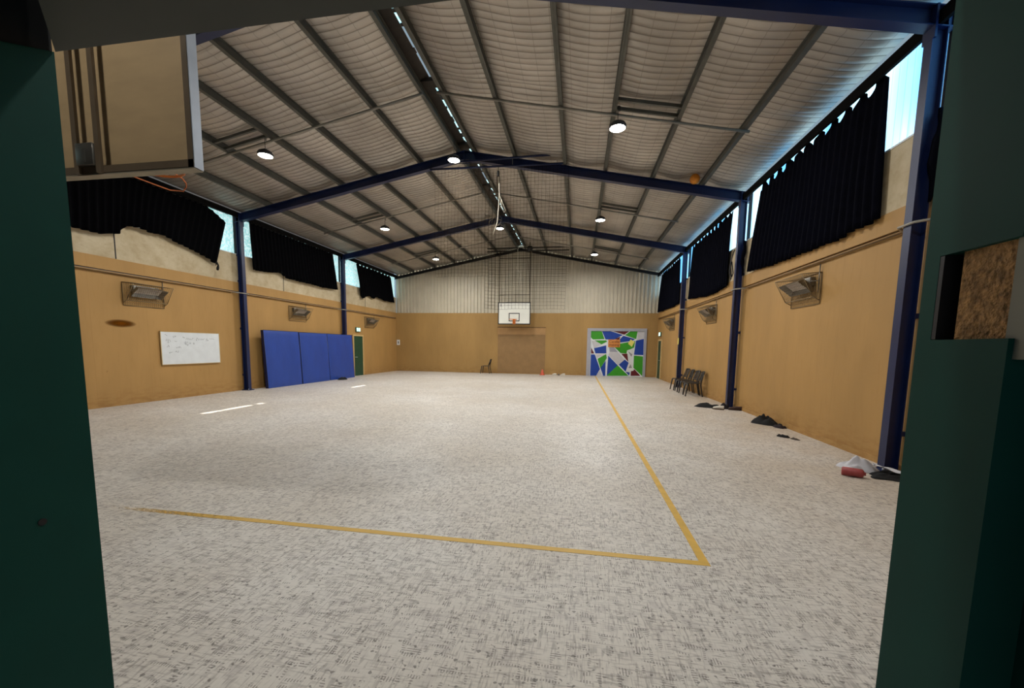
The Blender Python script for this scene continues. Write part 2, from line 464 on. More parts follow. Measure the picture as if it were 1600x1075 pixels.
# unseen box added behind the viewer to block sun, open at the back
mb = MB()
mb.box((8.6, -2.6, 0), (8.7, .3, 2.6)); mb.box((12.9, -2.6, 0), (13.0, .3, 2.6)); mb.box((8.6, -2.6, 2.5), (13.0, .3, 2.6))
struct(mb, 'wall_sun_block', m_outer)
# doorway frame
t3 = MB(); t3.prism([(.45, 0), (.45, 1.912), (.395, 1.888), (.29, 1.84), (.29, 0)], 0, 10.08, 10.14)
o = struct(t3, 'trim_2', m_jamb, 'dark teal painted left door jamb of the doorway')
h = MB(); h.tube([(10.1401, .39, 1.31), (10.1412, .39, 1.31)], .0045, 12); h.build('screw_hole', m_dark, o)
t4 = MB()                      # right jamb with the open lock pocket
for (ya, yb, za, zb) in ((.365, .45, 0, 1.556), (.365, .45, 1.632, 2.02), (.434, .45, 1.556, 1.632)):
    t4.box((11.14, ya, za), (11.158, yb, zb))
t4.box((11.158, .365, 0), (11.19, .45, 1.54)); t4.box((11.158, .365, 1.65), (11.19, .45, 2.02)); t4.box((11.178, .365, 1.54), (11.19, .45, 1.65))
t4.box((11.175, .28, 0), (11.20, .365, 2.02))
o = struct(t4, 'trim_3', m_jamb, 'dark green right door jamb with an open lock pocket')
h = MB(); h.box((11.146, .372, 1.54), (11.178, .418, 1.65)); h.build('chipboard_core', m_chip, o)['label'] = 'rough brown chipboard exposed in the lock pocket'
h = MB(); h.box((11.158, .4185, 1.54), (11.189, .4335, 1.65)); h.box((11.1402, .4295, 1.5565), (11.158, .4339, 1.6315)); h.build('pocket_shade', m_black, o)  # black slips paint the shade inside the pocket
h = MB(); h.box((11.144, .345, 1.54), (11.178, .372, 1.65)); h.build('filler_strip', m_plaster, o)['label'] = 'grey filler beside the chipboard'
t5 = MB(); t5.prism([(10.142, .45), (10.232, .378), (10.36, .27), (11.3, .27), (11.3, .45)], 2, 1.912, 2.02)
struct(t5, 'trim_4', m_lintel, 'dark olive door head above the doorway')

# windows: a sheet of daylit corrugated plastic per bay on each side
n = 1
for sgn, x, mt in ((1, 0, m_pane_l), (-1, W, m_pane_r)):
    edges = [.46] + FR + [L]
    for i in range(4):
        a, b = edges[i] + (.03 if i else 0), edges[i + 1] - (.03 if i < 3 else .02)
        mb = MB()
        k = int((b - a) / .065); vs = []; fs = []
        for q in range(k + 1):
            yy = a + (b - a) * q / k; xx = x - sgn * (.05 + (.012 if q % 2 else 0))
            vs += [(xx, yy, 4.336), (xx, yy, 5.51 if sgn > 0 else 5.66)]
        for q in range(k): fs.append((2 * q, 2 * q + 2, 2 * q + 3, 2 * q + 1))
        mb.add(vs, fs)
        o = struct(mb, 'window_%d' % n, mt)
        fr = MB(); fr.box((x - sgn * .04, a, 4.325), (x + sgn * .02, b, 4.35)); fr.build('window_sill', m_white, o)
        n += 1
# skirting
for nm, a, b in (('baseboard_left', (0, .45, 0), (.012, L, .07)), ('baseboard_right', (W - .02, .45, 0), (W, L, .09)),
                 ('baseboard_far', (0, L - .012, 0), (W, L, .06))):
    mb = MB(); mb.box(a, b); struct(mb, nm, m_wall_side if 'far' not in nm else m_wall_far)

# doors
mb = MB(); mb.box((.0, 18.02, 0), (.03, 18.82, 1.95)); d1 = struct(mb, 'door_1', m_green, 'dark green side door by the blue mats')
h = MB(); h.tube([(.03, 18.12, .92), (.08, 18.12, .92)], .012); h.tube([(.08, 18.12, .92), (.08, 18.24, .92)], .010); h.build('door_handle', m_angle2, d1)
h = MB(); h.box((0, 17.95, 0), (.05, 18.02, 2.02)); h.box((0, 18.82, 0), (.05, 18.89, 2.02)); h.box((0, 18.02, 1.95), (.05, 18.82, 2.02)); h.build('door_frame', m_cream, d1)
mb = MB(); mb.box((W - .03, 21.45, 0), (W, 22.2, 1.95)); d2 = struct(mb, 'door_2', m_green, 'dark green door in the far right corner')
h = MB(); h.box((W - .05, 21.37, 0), (W, 21.45, 2.03)); h.box((W - .05, 22.2, 0), (W, 22.28, 2.03)); h.box((W - .05, 21.45, 1.95), (W, 22.2, 2.03)); h.build('door_frame', m_cream, d2)
h = MB(); h.tube([(W - .03, 21.6, .95), (W - .08, 21.6, .95)], .012); h.tube([(W - .08, 21.6, .95), (W - .08, 21.72, .95)], .01); h.build('door_handle', m_angle2, d2)

# ================================================================ STEEL FRAMES
def ibeam_vertical(mb, x, sgn, y, z0, z1):
    d = .225; w = .062
    mb.box((x + sgn * (d - .014), y - w, z0), (x + sgn * d, y + w, z1))
    mb.box((x + sgn * .065, y - w, z0), (x + sgn * .077, y + w, z1))
    for zg in (.5, 2.0, 3.5, 4.31): mb.box((x + sgn * .002, y - .04, zg - .03), (x + sgn * .066, y + .04, zg + .03))   # wall girt cleats
    mb.box((x + sgn * .077, y - .006, z0), (x + sgn * (d - .014), y + .006, z1))
def rafter(mb, y, side, dep=.23):
    w = .075
    def P(x, z): return (x if side == 0 else W - x, z)
    xa, xb = .0, W / 2
    for (o0, o1, hw) in ((0, .014, w), (dep - .014, dep, w), (.014, dep - .014, .006)):
        poly = [P(xa, zr(xa) - o0), P(xb, zr(xb) - o0), P(xb, zr(xb) - o1), P(xa, zr(xa) - o1)]
        mb.prism(poly, 1, y - hw, y + hw)
LAB = ['nearest navy steel portal frame whose right post stands beside the white cloth',
       'middle navy steel portal frame, right post behind the clothes pile',
       'farthest navy steel portal frame, standing beyond the leaning mats']
for i, f in enumerate(FR):
    t = thing('portal_frame', LAB[i], 'steel frame', (0, f, 0), group='navy portal frames')
    for x, s in ((0, 1), (W, -1)):
        mb = MB(); ibeam_vertical(mb, x, s, 0, 0, zr(.1) - .01); mb.box((x + s * .002, -.11, 0), (x + s * .28, .11, .02)); mb.build('column', m_navy, t)
        for yy in (-.085, .085): b = MB(); b.tube([(x + s * .25, yy, .02), (x + s * .25, yy, .05)], .014, 6); b.build('anchor_bolt', m_angle2, t)
    for sd_ in (0, 1):
        mb = MB(); rafter(mb, 0, sd_)
        xk = .3 if sd_ == 0 else W - .3
        mb.build('rafter', m_navy, t)
    mb = MB(); mb.box((W / 2 - .012, -.09, zr(7.5) - .30), (W / 2 + .012, .09, zr(7.5) + .0))
    mb.prism([(W / 2 - .45, zr(7.05) - .22), (W / 2 + .45, zr(7.05) - .22), (W / 2, zr(7.5) - .33)], 1, -.006, .006)
    mb.build('ridge_plate', m_navy, t)
    for s2, xx in ((1, .215), (-1, W - .215)):
        mb = MB(); mb.box((xx - .012, -.09, zr(.2) - .36), (xx + .012, .09, zr(.2) + .0)); mb.build('knee_plate', m_navy, t)
# gable rafters against the far wall
t = thing('gable_rafter', 'dark steel rafter pair running up the far gable wall', 'rafter', (0, L - .09, 0))
for sd_ in (0, 1):
    mb = MB(); rafter(mb, 0, sd_, .13); mb.build('rafter', m_dark, t)

# ================================================================ PURLINS
def purlin(x, label):
    mb = MB(); z = zr(x)
    s = 1 if x < W / 2 else -1
    mb.box((x - .004, .46, z), (x + .004, L - .02, z + .15))
    mb.box((x - .04, .46, z), (x + .04, L - .02, z + .006)); mb.box((x - .04, .46, z + .144), (x + .04, L - .02, z + .15))
    mb.box((x + s * .036, .46, z), (x + s * .042, L - .02, z + .02))
    o = mb.build('roof_purlin', m_purlin)
    tag(o, label, 'roof purlin', 'grey roof purlins')
names = ['grey roof purlin edging the left side of the ridge slot', 'grey roof purlin, second left of the ridge slot', 'grey roof purlin, third left of the ridge slot',
         'grey roof purlin carrying the left row of lamps', 'grey roof purlin one outward of the left lamp row', 'grey roof purlin nearest the left wall curtains']
for x, nm in zip([7.30, 6.16, 4.74, 3.68, 2.5, 1.2], names): purlin(x, nm)
names = ['grey roof purlin edging the right side of the ridge slot', 'grey roof purlin, first in from the ridge slot on the right', 'grey roof purlin at the right end of the net rail',
         'grey roof purlin carrying the right row of lamps', 'grey roof purlin one outward of the right lamp row', 'grey roof purlin passing the wedged orange ball']
for x, nm in zip([7.76, 8.93, 10.3, 11.37, 12.6, 13.84], names): purlin(x, nm)
# dark eave beams over the windows
for x, s, nm in ((0, 1, 'dark eave beam above the left wall curtains'), (W, -1, 'dark eave beam above the right wall curtains')):
    mb = MB(); zb = 5.34 if s < 0 else 5.44
    mb.box((x + s * .13, .46, zb), (x + s * .175, L - .1, 5.50 if s < 0 else 5.60))
    if s > 0: mb.box((x - .1, .46, 5.52), (x + .13, L - .1, 5.56))  # added plate stops window light leaking over the left beam
    tag(mb.build('eave_beam', M('matt_black_steel', (14, 13, 12), .95, 0, .2, spec=.1)), nm, 'eave beam', 'eave beams')

# bridging pipes across the purlins, mid bay
bays = ['nearest', 'middle', 'farthest']
for yb, bn in zip((8.72, 14.3, 19.9), bays):
    for sd_, lo, hi, nm in ((0, 1.15, 7.34, 'left'), (1, 1.09, 7.34, 'right')):
        mb = MB(); X_ = (lambda x: x) if sd_ == 0 else (lambda x: W - x)
        mb.tube([(X_(lo), yb, zr(lo) - .032), (X_(hi), yb, zr(hi) - .032)], .026, 8)
        tag(mb.build('bridging_pipe', m_pipe), 'pale thin pipe under the purlins, %s slope of the %s bay' % (nm, bn), 'pipe', 'roof bridging pipes')
    for a, b, nm in ((2.5, 3.68, 'left'), (11.37, 12.6, 'right')):
        mb = MB(); za, zb = zr(a) + .01, zr(b) + .01; y1 = yb - .42
        for dy in (0, .30):
            mb.add([(a, y1 + dy, za), (b, y1 + dy, zb), (b, y1 + dy + .05, zb), (a, y1 + dy + .05, za), (a, y1 + dy, za + .06), (b, y1 + dy, zb + .06), (b, y1 + dy + .05, zb + .06), (a, y1 + dy + .05, za + .06)],
                   [(0, 3, 2, 1), (4, 5, 6, 7), (0, 1, 5, 4), (3, 7, 6, 2), (0, 4, 7, 3), (1, 2, 6, 5)])
        tag(mb.build('lamp_bearer', m_purlin), 'short steel bearers above the %s-hand lamp of the %s bay' % (nm, bn), 'steel bearer', 'lamp bearers')

# ================================================================ LAMPS
def make_lamp():
    t = thing('high_bay_lamp', 'x', 'ceiling lamp', (0, 0, 0), group='high bay lamps')
    b = MB(); b.lathe([(0, .13), (.05, .13), (.06, .10), (.14, .08), (.165, .04), (.165, 0), (.15, -.01)], 24)
    for k in range(12):
        a = 2 * PI * k / 12; b.box((.05 * math.cos(a) - .004 + .03 * math.cos(a), .08 * math.sin(a) - .004, .07), (.05 * math.cos(a) + .004 + .03 * math.cos(a), .08 * math.sin(a) + .004, .12))
    hs = b.build('housing', m_lampbody, t)
    b = MB(); b.lathe([(.0, -.035), (.07, -.03), (.12, -.02), (.15, -.008)], 24); b.build('lens', m_lens, hs)
    return t
lamp0 = make_lamp()
def lamp_cord(t, h):
    b = MB(); b.tube([(0, 0, .12), (0, 0, h)], .006, 6); b.tube([(.03, 0, h - .1), (.03, 0, h), (0, 0, h + .0)], .008, 6); b.build('cord', m_dark, t)
    ld = bpy.data.lights.new('lamp_light', 'AREA'); ld.shape = 'DISK'; ld.size = .32; ld.energy = LAMP_W if t.location.y > 5 else LAMP_W * .52; ld.color = (1., .98, .94)
    lo = bpy.data.objects.new('lamp_light', ld); COL.objects.link(lo); lo.parent = t; lo.location = (0, 0, -.045)
spots = [(12.2, 2.5, 5.72, 'added unseen fill lamp on the right slope of the bay by the doorway'),  # added out of view to light the near floor and door jamb
         (7.27, .95, 6.40, 'added unseen fill lamp behind the near backboard'),  # added out of view to light the back of the backboard
         (3.63, 8.55, 5.80, 'round high bay lamp hanging nearest on the left slope'), (7.415, 10.69, 6.42, 'round high bay lamp under the ridge of the middle portal frame'),
         (11.43, 8.45, 5.80, 'round high bay lamp hanging nearest on the right slope'), (3.62, 14.3, 5.80, 'round high bay lamp on the left slope between the middle and far frames'),
         (7.35, 17.3, 6.55, 'round high bay lamp below the ridge behind the far portal frame'), (11.40, 14.16, 5.80, 'round high bay lamp on the right slope between the middle and far frames'),
         (3.70, 19.44, 5.80, 'round high bay lamp farthest away on the left slope'), (11.40, 19.2, 5.80, 'round high bay lamp farthest away on the right slope')]
for i, (x, y, z, lab) in enumerate(spots):
    t = lamp0 if i == 0 else dup(lamp0)
    if i == 0: first = t
    t.location = (x, y, z); t['label'] = lab
for t in [o for o in list(COL.objects) if o.name.startswith('high_bay_lamp')]:
    lamp_cord(t, zr(t.location.x) - t.location.z - .01)

# ================================================================ CURTAINS
def curtain(name, label, x, inward, top, bot, mt, amp=.035, per=.17, dips=0., rod=True, seed=0, gather=1.):
    """top/bot are lists of (y, z); columns join equal fractions of both"""
    # outlines were measured 0.25 m off the wall; slide them back along the wall normal to the curtain's own plane
    k = 1.0458 if inward < 0 else 1.0118
    top = [(y * k, (1.544 + (z - 1.544) * k)) for y, z in top]; bot = [(y * k, 1.544 + (z - 1.544) * k) for y, z in bot]
    x = W if inward < 0 else .06
    if inward < 0: top = [(y, 5.41) for y, z in top]
    else: top = [(y, z + .05 if z > 5.3 else z) for y, z in top]
    ln = abs(top[-1][0] - top[0][0]); nu = max(40, int(ln / .022)); nv = 14
    def fn(u, v):
        a = lerp_line(top, u); b = lerp_line(bot, u)
        za = a[1]
        if dips: za -= dips * (1 - abs(math.cos(PI * (a[0] + .03 * math.sin(a[0] * 5)) / .36))) ** 1.2 * 1.0
        sg = .02 * noise.noise((u * ln * 1.3, v * 1.5, seed))
        y = a[0] * (1 - v) + b[0] * v + sg * v
        z = za * (1 - v) + b[1] * v
        ph = u * ln / per * 2 * PI + 1.5 * noise.noise((u * ln * .9, v * .8, seed + 5.))
        xx = amp * math.sin(ph) * (.5 + .7 * v) + .05 * v * noise.noise((u * ln * .6, v, seed + 2.))
        if v > .9: z += .03 * noise.noise((u * ln * 3, 0, seed + 8.)) * (v - .9) * 10
        return (x + inward * (abs(xx) * .3 + xx + .075), y, min(z, 5.495))
    mb = MB(); mb.grid(fn, nu, nv)
    t = mb.build(name, mt, None, .004); tag(t, label, 'curtain', 'blackout curtains')
    if rod:
        y0_, y1_ = min(top[0][0], top[-1][0]) - .1, max(top[0][0], top[-1][0]) + .1
        r = MB(); r.tube([(x + inward * .075, y0_, 5.43), (x + inward * .075, y1_, 5.43)], .006, 6)
        k = y0_ + .2
        r.build('curtain_wire', m_dark, t)
    return t
curtain('blackout_curtain', 'long navy-black curtain on the right wall between the nearest and middle frames', 14.80, -1,
        [(6.38, 5.28), (7.6, 5.28), (8.9, 5.28), (10.15, 5.27)], [(6.30, 3.33), (6.6, 3.31), (7.0, 3.27), (7.6, 3.28), (8.3, 3.29), (8.9, 3.30), (9.6, 3.33), (10.50, 3.40)], m_cloth2, dips=.16, seed=1)
curtain('blackout_curtain', 'navy-black curtain on the right wall between the middle and far frames', 14.80, -1,
        [(11.80, 5.28), (13.1, 5.28), (14.4, 5.28), (15.55, 5.28)], [(11.86, 3.27), (13.0, 3.20), (13.8, 3.22), (14.8, 3.30), (15.88, 3.38)], m_cloth2, dips=.16, seed=11)
curtain('blackout_curtain', 'narrow-looking dark curtain at the far end of the right wall', 14.80, -1,
        [(17.34, 5.28), (18.9, 5.28), (20.1, 5.28), (20.95, 5.28)], [(17.22, 3.38), (18.3, 3.33), (19.1, 3.35), (20.3, 3.36), (21.42, 3.38)], m_cloth2, dips=.16, seed=21)
curtain('blackout_curtain', 'ragged black curtain on the left wall above the whiteboard', .20, 1,
        [(6.0, 5.40), (7.6, 5.40), (9.2, 5.39), (10.2, 5.35), (10.42, 5.28), (10.85, 5.12)],
        [(6.0, 3.95), (7.0, 3.90), (7.55, 3.90), (7.9, 4.0), (8.06, 4.22), (8.35, 4.27), (8.6, 4.2), (8.9, 4.26), (9.3, 4.14), (9.8, 4.04), (10.2, 3.92), (10.46, 3.78)], m_cloth, amp=.03, seed=31)
curtain('blackout_curtain', 'black curtain on the left wall above the blue mats', .20, 1,
        [(11.72, 5.38), (12.9, 5.37), (14.3, 5.36), (16.18, 5.37)],
        [(11.79, 3.92), (12.3, 3.93), (12.95, 4.03), (13.4, 3.89), (14.4, 3.89), (15.4, 3.87), (16.4, 3.91)], m_cloth, dips=.03, seed=41)
curtain('blackout_curtain', 'short black curtain on the left wall nearest the far corner', .20, 1,
        [(18.0, 5.36), (19.1, 5.36), (20.4, 5.35), (21.55, 5.34)],
        [(18.28, 4.5), (18.3, 4.1), (18.5, 3.72), (18.75, 3.92), (19.25, 3.99), (19.63, 3.91), (19.95, 4.04), (20.74, 3.93), (21.9, 3.96)], m_cloth, dips=.09, seed=51)
# tassel at the torn corner of the left curtain
mb = MB(); mb.tube([(.28, 10.42, 3.88), (.29, 10.47, 3.80), (.28, 10.46, 3.72), (.29, 10.44, 3.66)], [.03, .022, .04, .03], 8)
tag(mb.build('curtain_knot', m_bcloth), 'knotted black rag end hanging under the torn left curtain', 'rag')
# bunched cloth tied behind two right-hand columns
def bunch(y, label, h0, h1, side):
    mb = MB()
    pts = []; rs = []
    for k in range(13):
        v = k / 12
        pts.append((W - .09 + .02 * math.sin(v * 9), y + side * (.105 + .02 * math.sin(v * 5)), h0 + (h1 - h0) * v))
        rs.append(.02 + .03 * math.sin(PI * min(1, v * 1.1)) + .006 * math.sin(v * 23))
    mb.tube(pts, rs, 10)
    tag(mb.build('tied_cloth', m_cloth2), label, 'tied cloth')
bunch(FR[1], 'bunched dark cloth tied behind the right post of the middle frame', 4.32, 3.45, -1)
bunch(FR[0], 'bunched dark cloth tied behind the right post of the nearest frame', 4.40, 3.35, -1)
mb = MB()
pts = [(14.76, FR[1] + .09, 4.15), (14.70, FR[1] + .12, 3.9), (14.68, FR[1] + .13, 3.6), (14.72, FR[1] + .1, 3.38), (14.76, FR[1] + .09, 3.55), (14.72, FR[1] + .12, 3.85), (14.69, FR[1] + .12, 3.7), (14.73, FR[1] + .09, 3.45)]
mb.tube(pts, .014, 6)
tag(mb.build('cable_loop', m_black), 'loop of black cable hanging on the right post of the middle frame', 'cable')

# ================================================================ WALL PIPES, HEATERS
for x, s, nm in ((0, 1, 'thin dark pipe standing in for the shadow gap along the left wall'), (W, -1, 'thin ochre heater pipe running along the right wall')):  # left run stands in for the shadow under the wall ledge
    pts = []
    yy = .5
    for f in FR:
        pts += [(x + s * .035, f - .32, 3.11), (x + s * .24, f - .12, 3.11), (x + s * .24, f + .12, 3.11), (x + s * .035, f + .32, 3.11)]
    pts = [(x + s * .035, .5, 3.11)] + pts + [(x + s * .035, L - .15, 3.11)]
    t = thing('heater_pipe', nm, 'pipe', (x, 0, 0), group='wall heater pipes')
    pts = [(p[0] - x, p[1], p[2]) for p in pts]
    a = MB(); a.tube([pts[0], pts[1]], .016, 8)
    for k in (4, 8): a.tube([pts[k], pts[k + 1]], .016, 8)
    a.tube(pts[12:], .016, 8); a.build('pipe_run', m_conduit, t)
    for k in (1, 5, 9): a = MB(); a.tube(pts[k:k + 4], .016, 8); a.build('pipe_bend', m_pipe, t)

def make_heater():
    """x = out from wall, y = along wall, centred; z measured from cage bottom"""
    t = thing('radiant_heater', 'x', 'wall heater', group='caged wall heaters')
    # back frame and wedge-shaped cage
    c = MB(); r = .007; hw = .48; H = .55; D = .34
    B = [(0.012, -hw, 0), (0.012, hw, 0), (0.012, hw, H), (0.012, -hw, H)]
    for i in range(4): c.tube([B[i], B[(i + 1) % 4]], r, 6)
    Fp = [(D, -hw, H - .03), (D, hw, H - .03), (.12, hw, .12), (.12, -hw, .12)]
    for i in range(4): c.tube([Fp[i], Fp[(i + 1) % 4]], r, 6)
    for s_ in (-hw, hw): c.tube([(0.012, s_, H), (D, s_, H - .03)], r, 6); c.tube([(0.012, s_, .06), (.12, s_, .12)], r, 6)
    cf = c.build('cage_frame', m_wire, t)
    w = MB(); q = .0022
    for k in range(1, 20):
        yy = -hw + 2 * hw * k / 20
        w.tube([(.012, yy, H), (D, yy, H - .03), (.12, yy, .12), (.012, yy, .06)], q, 3, caps=False)
        w.tube([(.012, yy, 0), (.012, yy, H)], q, 3, caps=False)
    for k in range(1, 9):
        v = k / 9; w.tube([(D + (.12 - D) * v, -hw, H - .03 + (.12 - H + .03) * v), (D + (.12 - D) * v, hw, H - .03 + (.12 - H + .03) * v)], q, 3, caps=False)
        w.tube([(.012, -hw, H * v), (.012, hw, H * v)], q, 3, caps=False)
        for s_ in (-hw, hw):
            w.tube([(D * v, s_, H - .03 * v), (.012 + (.108) * v, s_, .06 + .06 * v)], q, 3, caps=False)
    w.build('cage_mesh', m_wire, cf)
    # heater body tilted to face down and out
    b = MB(); n0 = Vector((.62, 0, -.78)); u = Vector((.78, 0, .62)); c0 = Vector((.17, 0, .36))
    def P(a, y, d): p = c0 + u * a + n0 * d; return (p.x, y, p.z)
    hy = .36
    def ring(a, y, d): return [P(-a, -y, d), P(a, -y, d), P(a, y, d), P(-a, y, d)]
    outer = ring(.15, hy, .06); inner = ring(.10, hy - .07, -.02); back = ring(.09, hy - .06, -.06)
    vs = outer + inner + back
    fs = [(i, (i + 1) % 4, 4 + (i + 1) % 4, 4 + i) for i in range(4)] + [(i, 8 + i, 8 + (i + 1) % 4, (i + 1) % 4) for i in range(4)] + [(8, 9, 10, 11)]
    b.add(vs, fs); rf = b.build('reflector', m_heat, t, .004)
    b = MB(); b.add(ring(.10, hy - .07, -.018), [(0, 1, 2, 3)]); b.add([P(-.02, -.2, .0), P(.02, -.2, .0), P(.02, .2, .0), P(-.02, .2, .0)], [(0, 1, 2, 3)])
    b.build('ceramic_panel', m_ceram, rf, .004)
    b = MB(); b.box((.01, -.3, .34), (.10, .3, .50), bev=.01); b.tube([(.035, hw - .02, .2), (.035, hw - .02, .69)], .010, 6); b.tube([(.035, hw - .02, .4), (.1, .28, .42)], .008, 6)
    b.build('burner_box', m_heat, t)
    return t
h0 = make_heater()
hl = [(0, 8.56, 'caged heater on the left wall above the whiteboard'), (0, 14.15, 'caged heater on the left wall above the blue mats'), (0, 19.57, 'caged heater on the left wall past the green door'),
      (1, 8.45, 'caged heater on the right wall nearest the doorway'), (1, 13.85, 'caged heater on the right wall above the row of chairs'), (1, 19.35, 'caged heater on the right wall near the far corner')]
for i, (sd_, y, lab) in enumerate(hl):
    t = h0 if i == 0 else dup(h0)
    t.location = ((.0, y, 2.40) if sd_ == 0 else (W, y, 2.38)); t.rotation_euler = (0, 0, 0 if sd_ == 0 else PI); t['label'] = lab

# exit lights
def exit_light(x, y, z, s, lab, ball):
    t = thing('exit_light', lab, 'exit sign', (x, y, z), group='exit lights')
    b = MB(); b.box((min(0, s * .07), -.19, -.11), (max(0, s * .07), .19, .11), bev=.012); b.build('housing', M('exit_housing', (70, 96, 78), .5), t)
    f = MB(); f.box((min(s * .071, s * .078), -.165, -.085), (max(s * .071, s * .078), .165, .085)); f.build('lit_panel', EM('exit_panel', (.70, 1., .86), 1.4 if not ball else 2.2), t)
    g_ = MB(); q = s * .080
    # running figure pictogram and the darker divider, as simple marks
    def bar(a, b_, r): g_.tube([(q, a[0], a[1]), (q, b_[0], b_[1])], r, 5)
    k = -1 if s > 0 else 1
    bar((k * .02, -.075), (k * .02, .075), .010)
    g_.build('pictogram', M('exit_green', (40, 120, 84), .6), t)
exit_light(0, 18.40, 2.27, 1, 'small lit exit sign above the green side door', False)
exit_light(W, 21.85, 2.30, -1, 'glowing exit sign above the far right door', True)

# whiteboard
t = thing('whiteboard', 'white wall whiteboard with faint grey handwriting, left wall', 'whiteboard', (.02, 9.73, 1.37))
b = MB(); b.add([(0, -.86, -.43), (0, .86, -.43), (0, .86, .44), (0, -.86, .43), (.02, -.86, -.43), (.02, .86, -.43), (.02, .86, .44), (.02, -.86, .43)],
                [(0, 3, 2, 1), (4, 5, 6, 7), (0, 1, 5, 4), (1, 2, 6, 5), (2, 3, 7, 6), (3, 0, 4, 7)]); b.build('writing_surface', m_white, t)
b = MB()
for (ya, yb, za, zb) in ((-.875, -.86, -.44, .445), (.86, .875, -.44, .45), (-.875, .875, -.445, -.43), (-.875, .875, .43, .445)): b.box((0, ya, za), (.026, yb, zb))
b.build('frame', m_cream, t)
b = MB()
def scribble(y, z, w, h, n):
    pts = [(.0215, y + w * k / n + .012 * random.uniform(-1, 1), z + h * random.uniform(-.5, .5)) for k in range(n + 1)]
    b.tube(pts, .0035, 4)
for (y, z, w, h, n) in ((-.76, .34, .06, .07, 5), (-.54, .31, .08, .06, 6), (-.28, .29, .07, .07, 6), (-.18, .26, .22, .05, 10), (.12, .25, .08, .09, 6), (.24, .25, .16, .06, 9), (.44, .24, .06, .09, 5), (.54, .26, .16, .04, 7),
                        (-.72, .20, .10, .08, 6), (-.70, .15, .07, .06, 5), (-.5, .19, .06, .03, 4), (-.24, .14, .12, .10, 6), (-.16, .10, .04, .08, 4), (-.08, .14, .04, .08, 4), (.02, .14, .04, .07, 4),
                        (-.72, .05, .07, .08, 6), (-.48, .03, .14, .07, 7), (-.68, -.12, .10, .05, 6), (-.50, -.10, .08, .07, 6)):
    scribble(y, z, w, h, n)
b.build('handwriting', M('grey_marker', (158, 160, 162), .7), t)

# ================================================================ BLUE MATS leaning on the left wall
def mat(y0_, y1_, lab, xf=.36, h=1.98, topx=.24):
    xf += .10; topx += .115
    t = thing('gym_mat', lab, 'gym mat', (0, (y0_ + y1_) / 2, 0), group='blue gym mats')
    w = (y1_ - y0_) / 2
    th = .10
    def fn(u, v):
        y = -w + 2 * w * u; e = min(u, 1 - u, ) * 2 * w; ez = min(v, 1 - v) * h
        bul = .018 * (1 - math.exp(-e / .05)) * (1 - math.exp(-ez / .05)) + .006 * noise.noise((y * 2 + y0_, v * 3, 1.))
        x = xf + (topx - xf) * v + bul
        return (x, y, .005 + h * v)
    b = MB(); b.grid(fn, 24, 24)
    b.add([(xf - th, -w, .005), (xf, -w, .005), (topx, -w, h), (topx - th, -w, h), (xf - th, w, .005), (xf, w, .005), (topx, w, h), (topx - th, w, h)],
          [(0, 1, 2, 3), (4, 7, 6, 5), (0, 3, 7, 4), (0, 4, 5, 1), (3, 2, 6, 7)], 1)
    cv = b.build('cover', [m_matblue, m_matdark], t)
    s_ = MB()
    for yy in (-w, w): s_.tube([(xf, yy, .01), (topx, yy, h)], .008, 6)
    s_.tube([(topx, -w, h), (topx, w, h)], .008, 6); s_.build('piping', m_matdark, cv)
mat(12.0, 13.71, 'blue gym mat leaning on the wall, nearest the whiteboard', .34, 1.98, .22)
mat(13.76, 15.46, 'blue gym mat leaning in the middle of the three', .33, 1.97, .22)
mat(15.48, 17.35, 'blue gym mat leaning next to the green side door', .33, 1.97, .22)

# ================================================================ FAR WALL THINGS
# plywood patch under the hoop
t = thing('plywood_patch', 'darker plywood sheet fixed to the far wall under the hoop', 'wall panel', (0, L - .012, 0))
b = MB(); b.box((6.22, 0, .05), (8.95, .012, 2.24)); b.build('lower_sheet', M('brown_ply', (142, 110, 68), .6, 0, .1, 3.), t)
b = MB(); b.box((6.22, -.004, 2.24), (8.95, .012, 2.62)); b.build('upper_strip', M('pale_ply', (166, 128, 80), .6, 0, .1, 3.), t)['label'] = 'paler top strip'
b = MB(); b.box((6.2, -.012, 2.62), (8.97, .012, 2.66)); b.build('shadow_line', M('shadow_line_brown', (112, 84, 48), .6), t)  # dark strip painting the shadow line above the sheet

